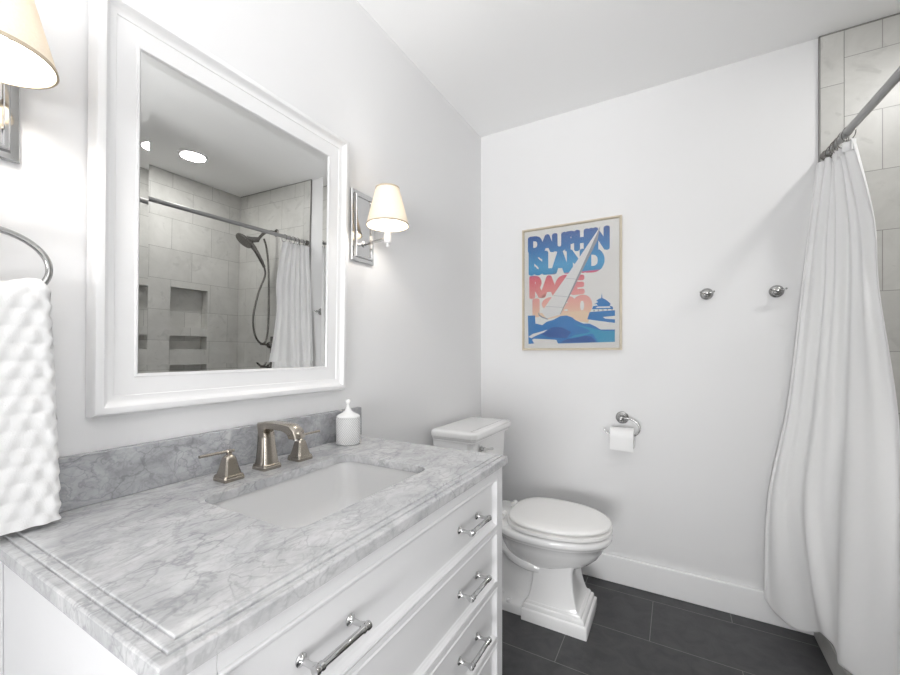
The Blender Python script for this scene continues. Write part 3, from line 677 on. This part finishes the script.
for zz, dx, yy in ((0.7405, 0, yo-0.0486), (0.72, 0, yo-0.0484), (0.705, 0.001, yo-0.0478), (0.690, 0.003, yo-0.0465)):
    P_.append([(0.7310, yy, zz), (0.8315+dx, yy, zz - dx*1.5), (0.8315+dx, yy-0.0006, zz - dx*1.5), (0.7310, yy-0.0006, zz)])
b.loft(P_); b.build('loose_sheet', 'paper', roll)

# ---------------------------------------------------------------- robe hooks
def robe_hook(x, zz, label):
    t = thing('robe_hook', label, 'hook', (x, YB-0.0006, zz), 'robe hooks on the end wall')
    MB().lathe((x, YB-0.0006, zz), (0, -1, 0), [(0, 0.026), (0.004, 0.026), (0.006, 0.0245), (0.009, 0.020), (0.013, 0.018), (0.015, 0.012), (0.017, 0.008)], 28).build('rosette', 'steel', t, 40)
    m = MB(); m.lathe((x, YB-0.0170, zz), (0, -1, 0), [(0, 0.0075), (0.018, 0.0065), (0.024, 0.0085), (0.030, 0.0085), (0.032, 0.005)], 16)
    m.build('post', 'steel', t, 40)
    MB().tube([(x-0.027, YB-0.047, zz+0.006), (x-0.019, YB-0.044, zz+0.002), (x, YB-0.043, zz), (x+0.019, YB-0.044, zz+0.002), (x+0.027, YB-0.047, zz+0.006)], [0.0038, 0.004, 0.0045, 0.004, 0.0038], 10, 4).build('crossbar', 'steel', t, 60)
    return t
robe_hook(1.128, 1.422, 'small metal robe hook nearer the poster, above the toilet paper')
robe_hook(1.376, 1.415, 'small metal robe hook nearer the shower curtain')

# ---------------------------------------------------------------- framed poster
PX0, PX1, PZ0, PZ1 = 0.2612, 0.7747, 1.1677, 1.8401
pos = thing('framed_poster', 'framed sailing regatta poster with blue and pink lettering above the toilet', 'picture', (0.518, YB, PZ0))
b = MB(); y0, y1 = YB-0.022, YB-0.0008
fw = 0.0115
bmf = b.bm
PR = [(0, y1), (0, y0+0.003), (0.0015, y0+0.0005), (0.004, y0), (0.0075, y0+0.001), (0.0095, y0+0.004), (0.0115, y0+0.0065), (0.0115, y1)]
R = [[bmf.verts.new(p) for p in ((PX0+i, yy, PZ0+i), (PX1-i, yy, PZ0+i), (PX1-i, yy, PZ1-i), (PX0+i, yy, PZ1-i))] for i, yy in PR]
R.append(R[0])
for a in range(len(R)-1):
    for i in range(4): bmf.faces.new((R[a][i], R[a][(i+1)%4], R[a+1][(i+1)%4], R[a+1][i]))
b.build('frame', 'gold', pos, 30)
YP = YB - 0.010       # print surface
INK = [grad_ink('ink_letters', [(0.0, (0.86, 0.62, 0.44)), (0.20, (0.84, 0.40, 0.36)), (0.46, (0.74, 0.16, 0.20)), (0.505, (0.62, 0.12, 0.22)), (0.515, (0.03, 0.29, 0.56)), (0.62, (0.05, 0.33, 0.62)), (0.82, (0.015, 0.17, 0.46)), (1.0, (0.01, 0.08, 0.32))], 1.35 - 1.1677, 1.80 - 1.1677),
       plain('ink_deep_blue', (0.015, 0.10, 0.36), 0.7), plain('ink_sea_blue', (0.02, 0.20, 0.52), 0.7), plain('ink_teal', (0.03, 0.33, 0.56), 0.7),
       plain('ink_white', (0.82, 0.82, 0.81), 0.7), plain('ink_grey', (0.30, 0.32, 0.36), 0.7), plain('ink_peach', (0.86, 0.64, 0.46), 0.7), plain('ink_pink', (0.84, 0.42, 0.40), 0.7)]
b = MB()
b.box(PX0+0.0117, PX1-0.0117, YP, YB-0.002, PZ0+0.0117, PZ1-0.0117)
def layer(k): return YP - 0.00022*k
def ink(pts, k, mi): b.poly_y(pts, layer(k), layer(k-1)-0.00002, mi)
def glyphs(txt, x0, x1, z0l, z1l, z0r, z1r, k, mi=1):
    """heavy lettering stretched into the quadrilateral"""
    cu = bpy.data.curves.new('lettering', 'FONT'); cu.body = txt; cu.size = 1; cu.offset = 0.018; cu.space_character = 0.92; cu.resolution_u = 6; cu.extrude = 0.0
    o = bpy.data.objects.new('lettering', cu); COL.objects.link(o)
    dg = bpy.context.evaluated_depsgraph_get(); me = bpy.data.meshes.new_from_object(o.evaluated_get(dg))
    COL.objects.unlink(o); bpy.data.objects.remove(o); bpy.data.curves.remove(cu)
    xs = [v.co.x for v in me.vertices]; ys = [v.co.y for v in me.vertices]
    ax, bx, ay, by = min(xs), max(xs), min(ys), max(ys)
    for sx_, sy_ in ((0, 0), (1, 0), (-1, 0), (0, 1), (0, -1), (0.7, 0.7), (-0.7, 0.7), (0.7, -0.7), (-0.7, -0.7)):
      V = []
      for v in me.vertices:
        u = (v.co.x-ax)/(bx-ax); t = (v.co.y-ay)/(by-ay)
        z0 = z0l + (z0r-z0l)*u; z1 = z1l + (z1r-z1l)*u
        V.append(b.bm.verts.new((x0+0.0045+(x1-x0-0.009)*u + sx_*0.0084, layer(k) - 0.000003*(sx_*3+sy_), z0+0.004+(z1-z0-0.008)*t + sy_*0.0072)))
      for p in me.polygons:
        try: f = b.bm.faces.new([V[i] for i in p.vertices]); f.material_index = mi
        except ValueError: pass
    bpy.data.meshes.remove(me)
# material slots: 0 paper, 1 letters, 2 deep, 3 sea, 4 teal, 5 white, 6 grey, 7 peach, 8 pink
glyphs('DAUPHIN', 0.296, 0.714, 1.712, 1.797, 1.678, 1.797, 1)
glyphs('ISLAND', 0.300, 0.690, 1.586, 1.716, 1.568, 1.688, 1)
glyphs('RACE', 0.304, 0.592, 1.455, 1.581, 1.462, 1.560, 1)
glyphs('1980', 0.322, 0.630, 1.352, 1.452, 1.345, 1.455, 1)
ink([(0.340, 1.372), (0.60, 1.372), (0.628, 1.35), (0.612, 1.31), (0.55, 1.322), (0.48, 1.35), (0.40, 1.335)], 2, 7)
ink([(0.621, 1.365), (0.742, 1.368), (0.742, 1.34), (0.685, 1.337), (0.697, 1.327), (0.742, 1.322), (0.742, 1.304), (0.609, 1.328)], 3, 3)
ink([(0.292, 1.361), (0.333, 1.361), (0.335, 1.316), (0.374, 1.306), (0.397, 1.323), (0.433, 1.332), (0.472, 1.351), (0.504, 1.353), (0.535, 1.34), (0.548, 1.327), (0.59, 1.306), (0.621, 1.305), (0.65, 1.289), (0.674, 1.273), (0.708, 1.272), (0.742, 1.271), (0.742, 1.209), (0.459, 1.204), (0.45, 1.224), (0.387, 1.229), (0.326, 1.232), (0.316, 1.226), (0.328, 1.206), (0.296, 1.203)], 4, 3)
ink([(0.535, 1.309), (0.615, 1.287), (0.685, 1.266), (0.742, 1.264), (0.742, 1.209), (0.662, 1.208), (0.638, 1.249), (0.615, 1.274)], 5, 4)
ink([(0.367, 1.255), (0.427, 1.293), (0.479, 1.291), (0.529, 1.264), (0.504, 1.232), (0.414, 1.237)], 5, 2)
ink([(0.47, 1.208), (0.655, 1.209), (0.630, 1.238), (0.60, 1.243), (0.55, 1.232), (0.50, 1.225)], 5, 2)
ink([(0.513, 1.232), (0.548, 1.248), (0.603, 1.256), (0.65, 1.27), (0.638, 1.255), (0.566, 1.239)], 6, 4)
ink([(0.296, 1.243), (0.32, 1.259), (0.404, 1.28), (0.381, 1.265), (0.333, 1.246), (0.313, 1.235)], 6, 5)
ink([(0.632, 1.379), (0.638, 1.394), (0.662, 1.397), (0.653, 1.405), (0.641, 1.403), (0.662, 1.414), (0.653, 1.422), (0.668, 1.431), (0.677, 1.433), (0.6805, 1.460), (0.683, 1.433), (0.697, 1.425), (0.708, 1.416), (0.722, 1.402), (0.718, 1.392), (0.731, 1.387), (0.734, 1.374)], 4, 3)
ink([(0.650, 1.384), (0.659, 1.391), (0.718, 1.389), (0.722, 1.381)], 5, 5)
for q in range(5): ink([(0.640+q*0.0215, 1.368), (0.645+q*0.0215, 1.368), (0.645+q*0.0215, 1.376), (0.640+q*0.0215, 1.376)], 5, 6)
ink([(0.673, 1.800), (0.519, 1.583), (0.451, 1.491), (0.369, 1.377), (0.397, 1.340), (0.472, 1.359), (0.534, 1.485), (0.575, 1.565), (0.658, 1.730)], 6, 5)
ink([(0.673, 1.800), (0.6715, 1.800), (0.655, 1.762), (0.470, 1.362), (0.472, 1.360), (0.576, 1.566), (0.659, 1.730)], 7, 6)
ink([(0.351, 1.374), (0.355, 1.375), (0.359, 1.363), (0.374, 1.352), (0.404, 1.340), (0.406, 1.334), (0.371, 1.346), (0.354, 1.359)], 7, 6)
for a_, c_ in (((0.435, 1.465), (0.520, 1.450)), ((0.500, 1.552), (0.562, 1.540)), ((0.395, 1.408), (0.490, 1.396))):
    ink([a_, c_, (c_[0], c_[1]-0.0014), (a_[0], a_[1]-0.0014)], 7, 6)
link('print', b.bm, ['print_paper'] + INK, pos)
MB().box(PX0+0.0116, PX1-0.0116, YP-0.0046, YP-0.0034, PZ0+0.0116, PZ1-0.0116).build('glazing', 'glass', pos)

# ---------------------------------------------------------------- shower rod, rings, curtain
def rodp(y): return Vector((1.530 + (YB - y) * 0.051, y, 1.950))
rod = thing('shower_rod', 'straight satin metal tension rod across the shower opening', 'curtain rod', (1.57, 1.43, 1.95))
MB().tube([rodp(YB-0.016), rodp(1.98)], 0.0105, 16).build('inner_tube', 'rod', rod, 40)
MB().tube([rodp(2.02), rodp(2.012), rodp(2.010), rodp(1.985), rodp(1.983), rodp(0.688)], [0.0125, 0.0150, 0.0150, 0.0150, 0.0132, 0.0132], 18).build('outer_tube', 'rod', rod, 40)
d_ = (rodp(0.7) - rodp(2.0)).normalized()
MB().lathe(rodp(YB-0.0122), d_, [(0, 0.019), (0.012, 0.019), (0.018, 0.014), (0.024, 0.0112)], 20).build('end_cap', 'darkmetal', rod, 40)
MB().lathe(rodp(0.6705), -d_, [(0, 0.021), (0.012, 0.021), (0.018, 0.017), (0.024, 0.0136)], 20).build('end_cap', 'darkmetal', rod, 40)

def interp(tab, t):
    """tab: list of (t, value vector)"""
    for i in range(len(tab)-1):
        if t <= tab[i+1][0]:
            a, bb_ = tab[i], tab[i+1]; k = (t-a[0])/(bb_[0]-a[0]); k = k
            return a[1].lerp(bb_[1], max(0, k))
    return tab[-1][1]
V3 = lambda *a: Vector(a)
TOPZ = 1.918
# curves across the cloth (0 at the end wall, 1 at the free edge) at several heights
hem = [V3(1.331, 2.166, 0.112), V3(1.364, 2.15, 0.075), V3(1.417, 2.088, 0.056), V3(1.453, 2.02, 0.098), V3(1.467, 1.968, 0.132), V3(1.473, 1.91, 0.142), V3(1.473, 1.86, 0.138), V3(1.470, 1.80, 0.138), V3(1.470, 1.725, 0.162), V3(1.480, 1.593, 0.205), V3(1.500, 1.45, 0.285)]
rows = [
    (0.00, [rodp(2.170) + V3(-0.034, 0, TOPZ-1.955), rodp(2.11) + V3(0, 0, TOPZ-1.95), rodp(2.05) + V3(0, 0, TOPZ-1.95), rodp(1.965) + V3(0.006, 0, TOPZ-1.956)]),
    (0.16, [V3(1.469, 2.168, 1.62), V3(1.51, 2.11, 1.62), V3(1.56, 2.045, 1.62), V3(1.602, 1.965, 1.62)]),
    (0.30, [V3(1.447, 2.168, 1.37), V3(1.50, 2.11, 1.37), V3(1.565, 2.055, 1.37), V3(1.622, 1.985, 1.37)]),
    (0.52, [V3(1.405, 2.168, 0.93), V3(1.47, 2.12, 0.93), V3(1.55, 2.05, 0.93), V3(1.650, 1.93, 0.93)]),
    (0.74, [V3(1.342, 2.167, 0.53), V3(1.43, 2.10, 0.53), V3(1.51, 1.98, 0.53), V3(1.585, 1.72, 0.53)]),
    (1.00, None)]
def across(r, u):
    P = r if r is not None else hem
    x = u * (len(P)-1); i = min(int(x), len(P)-2); t = x - i
    p0, p1, p2, p3 = P[max(i-1, 0)], P[i], P[i+1], P[min(i+2, len(P)-1)]
    return 0.5*((2*p1) + (p2-p0)*t + (2*p0-5*p1+4*p2-p3)*t*t + (3*p1-p0-3*p2+p3)*t**3)
def curtain_point(u, v):
    C = [across(r, u) for _, r in rows]; T = [t for t, _ in rows]
    i = max(k for k in range(len(T)-1) if v >= T[k] - 1e-9)
    t = (v - T[i]) / (T[i+1] - T[i])
    p0, p1, p2, p3 = C[max(i-1, 0)], C[i], C[i+1], C[min(i+2, len(C)-1)]
    m1 = (p2-p0)*0.5; m2 = (p3-p1)*0.5
    h00, h10, h01, h11 = 2*t**3-3*t*t+1, t**3-2*t*t+t, -2*t**3+3*t*t, t**3-t*t
    return p1*h00 + m1*h10 + p2*h01 + m2*h11
def fold(u, v):
    a = 0.008 * (1-v) + 0.008 * v
    w = math.sin(2*PI*(6.5*u + 0.25*math.sin(3*v+1))) * a * (1 - 0.80*v)
    w += math.sin(2*PI*(3.2*u + 0.15 + 0.22*v)) * (0.004 + 0.010*v)
    w += math.sin(2*PI*(15*u + 0.5*v)) * 0.002 * (1-v)**3
    edge = min(1.0, u/0.06, (1-u)/0.05 + 0.15)
    return w * edge * (1 - 0.6*max(0, v-0.9)/0.1)
def curtain():
    m = MB(); bm = m.bm; nu, nv = 150, 130; G = []
    for a in range(nv+1):
        v = a/nv; row = []
        for i in range(nu+1):
            u = i/nu; p = curtain_point(u, v)
            du = (curtain_point(min(1, u+0.01), v) - curtain_point(max(0, u-0.01), v)); du.z = 0
            nrm = Vector((-du.y, du.x, 0)); nrm = nrm.normalized() if nrm.length > 1e-6 else Vector((-1, 0, 0))
            q = p + nrm * fold(u, v)
            if v < 0.02: q.z -= 0.006*abs(math.sin(2*PI*4*u))*(1-v/0.02)
            q.y = min(q.y, YB-0.020)
            if q.z < 0.11 and q.x > 1.482: q.x = 1.482
            row.append(bm.verts.new(q))
        G.append(row)
    for a in range(nv):
        for i in range(nu): bm.faces.new((G[a][i], G[a][i+1], G[a+1][i+1], G[a+1][i]))
    return m
cur = thing('shower_curtain', 'long white cotton shower curtain bunched against the end wall', 'shower curtain', (1.50, 2.05, 0.05))
cm = curtain().build('curtain_cloth', 'curtain', cur, 180)
sd = cm.modifiers.new('thickness', 'SOLIDIFY'); sd.thickness = 0.0012; sd.offset = 0
b = MB(); nu = 150
for k in (0,):
    path = []
    for i in range(nu+1):
        u = i/nu; p = curtain_point(u, 0.0)
        du = curtain_point(min(1, u+0.01), 0) - curtain_point(max(0, u-0.01), 0); nrm = Vector((-du.y, du.x, 0)).normalized()
        path.append(p + nrm*fold(u, 0))
    prof_ = [(-0.0022, 0.002), (0.0022, 0.002), (0.0022, -0.034), (-0.0022, -0.034)]
    rings = []
    for i, p in enumerate(path):
        t_ = (path[min(i+1, nu)] - path[max(i-1, 0)]); nn = Vector((-t_.y, t_.x, 0)).normalized()
        rings.append([p + nn*a + Vector((0, 0, c)) for a, c in prof_])
    b.loft(rings)
b.build('header_band', 'curtain', cur, 40)
# rings bunched along the rod
RINGS = []
ys = [2.150, 2.128, 2.108, 2.088, 2.070, 2.050, 2.025, 1.978]
for i, y in enumerate(ys):
    c = rodp(y); tw = (0.5, -0.35, 0.7, -0.2, 0.4, -0.6, 0.3, -0.45)[i]
    if i == 0:
        m = MB(); m.ring((0, 0, -0.011), (1, 0, 0), (0, 0, 1), 0.0185, 0.0285, 0.0014, 32, 8)
        r0 = m.build('curtain_ring', 'darkmetal', None, 60)
        r0.location = c; r0.rotation_euler = (0.15, 0, tw); o = r0
    else:
        o = r0.copy(); COL.objects.link(o); o.location = c; o.rotation_euler = (0.15*(-1)**i, 0, tw)
    tag(o, 'thin dark metal ring bunched on the rod holding up the shower curtain', 'curtain ring', 'curtain rings bunched on the rod')

# ---------------------------------------------------------------- shower fittings (seen in the mirror)
SXC = 1.905; YT = YB - 0.0102
sh = thing('hand_shower', 'dark metal shower head with hand spray and looping hose on the tiled wall', 'shower head', (SXC, YT, 2.0))
MB().lathe((SXC, YT, 2.07), (0, -1, 0), [(0, 0.030), (0.003, 0.030), (0.006, 0.026), (0.010, 0.012)], 24).build('flange', 'darkmetal', sh, 40)
MB().tube([(SXC, YT-0.008, 2.07), (SXC, 2.13, 2.066), (SXC, 2.08, 2.045), (SXC, 2.04, 2.005), (SXC, 2.02, 1.975)], 0.011, 12, 5).build('shower_arm', 'darkmetal', sh, 50)
hd = Vector((SXC+0.02, 1.915, 1.945)); ax = Vector((0.10, -0.62, -0.78)).normalized()
MB().lathe(hd - ax*0.03, ax, [(0, 0.012), (0.008, 0.028), (0.018, 0.055), (0.026, 0.068), (0.034, 0.070), (0.040, 0.067), (0.041, 0.060), (0.038, 0.02), (0.038, 0.001)], 32).build('spray_face', 'darkmetal', sh, 40)
MB().tube([(SXC, 2.02, 1.975), (SXC+0.008, 1.98, 1.965), hd - ax*0.028], [0.02, 0.022, 0.016], 14).build('diverter', 'darkmetal', sh, 40)
MB().tube([hd - ax*0.02 + Vector((0, 0.035, -0.02)), (SXC, 2.0, 1.885), (SXC-0.003, 2.045, 1.82), (SXC-0.005, 2.075, 1.77)], [0.019, 0.016, 0.0145, 0.012], 12, 4).build('hand_spray', 'darkmetal', sh, 50)
MB().tube([(SXC-0.005, 2.075, 1.772), (SXC-0.004, 2.085, 1.70), (SXC+0.005, 2.035, 1.55), (SXC+0.01, 2.0, 1.36), (SXC+0.01, 2.02, 1.22), (SXC+0.005, 2.075, 1.155), (SXC-0.005, 2.115, 1.20), (SXC-0.008, 2.125, 1.40), (SXC-0.006, 2.115, 1.75), (SXC-0.003, 2.095, 1.92), (SXC, 2.07, 1.995)], 0.0075, 10, 8).build('hose', 'darkmetal', sh, 60)
va = thing('shower_valve', 'dark metal shower mixer valve below the hose on the tiled wall', 'shower valve', (SXC-0.02, YT, 1.14))
MB().box(SXC-0.075, SXC+0.035, YT-0.010, YT-0.0006, 1.075, 1.215, 0.004).build('escutcheon', 'darkmetal', va)
MB().lathe((SXC-0.02, YT-0.0102, 1.145), (0, -1, 0), [(0, 0.036), (0.03, 0.032), (0.055, 0.024), (0.060, 0.018)], 24).build('knob', 'darkmetal', va, 40)
MB().tube([(SXC-0.02, YT-0.050, 1.145), (SXC+0.03, YT-0.058, 1.148), (SXC+0.085, YT-0.060, 1.150)], [0.011, 0.009, 0.008], 12).build('lever', 'darkmetal', va, 40)

# ---------------------------------------------------------------- ceiling lights
dl = thing('recessed_downlight', 'round white recessed downlight in the ceiling over the shower, seen in the mirror', 'ceiling light', (1.945, 1.535, ZC))
m = MB(); n = 40
q = [(0.072, ZC-0.0006), (0.094, ZC-0.0006), (0.094, ZC-0.004), (0.090, ZC-0.007), (0.078, ZC-0.008), (0.072, ZC-0.005)]
RR = [[(1.945 + r*math.cos(2*PI*i/n), 1.535 + r*math.sin(2*PI*i/n), zz) for i in range(n)] for r, zz in q]
m.loft(RR + [RR[0]], True, False, False); bmesh.ops.remove_doubles(m.bm, verts=m.bm.verts, dist=1e-6); m.build('trim_ring', 'trim', dl, 40)
MB().lathe((1.945, 1.535, ZC-0.0006), (0, 0, -1), [(0, 0.0715), (0.003, 0.0715)], 40).build('lens', 'lens', dl)
gl = thing('added_uplight_bowl', 'white metal uplight bowl on a slim stem, added out of view to brighten the ceiling', 'ceiling light', (1.28, -0.42, ZC))  # added housing for the ceiling fill lamp, out of view
MB().lathe((1.28, -0.42, ZC-0.0006), (0, 0, -1), [(0, 0.065), (0.012, 0.065), (0.020, 0.050), (0.024, 0.008), (1.025, 0.008)], 32).build('stem', 'steel', gl, 40)
MB().lathe((1.28, -0.42, 1.50), (0, 0, -1), [(0.002, 0.196), (0, 0.20), (0.02, 0.195), (0.06, 0.165), (0.09, 0.11), (0.10, 0.02), (0.088, 0.02), (0.08, 0.105), (0.052, 0.158), (0.02, 0.186), (0.002, 0.196)][:-1], 48, False, False).build('bowl', 'trim', gl, 40)
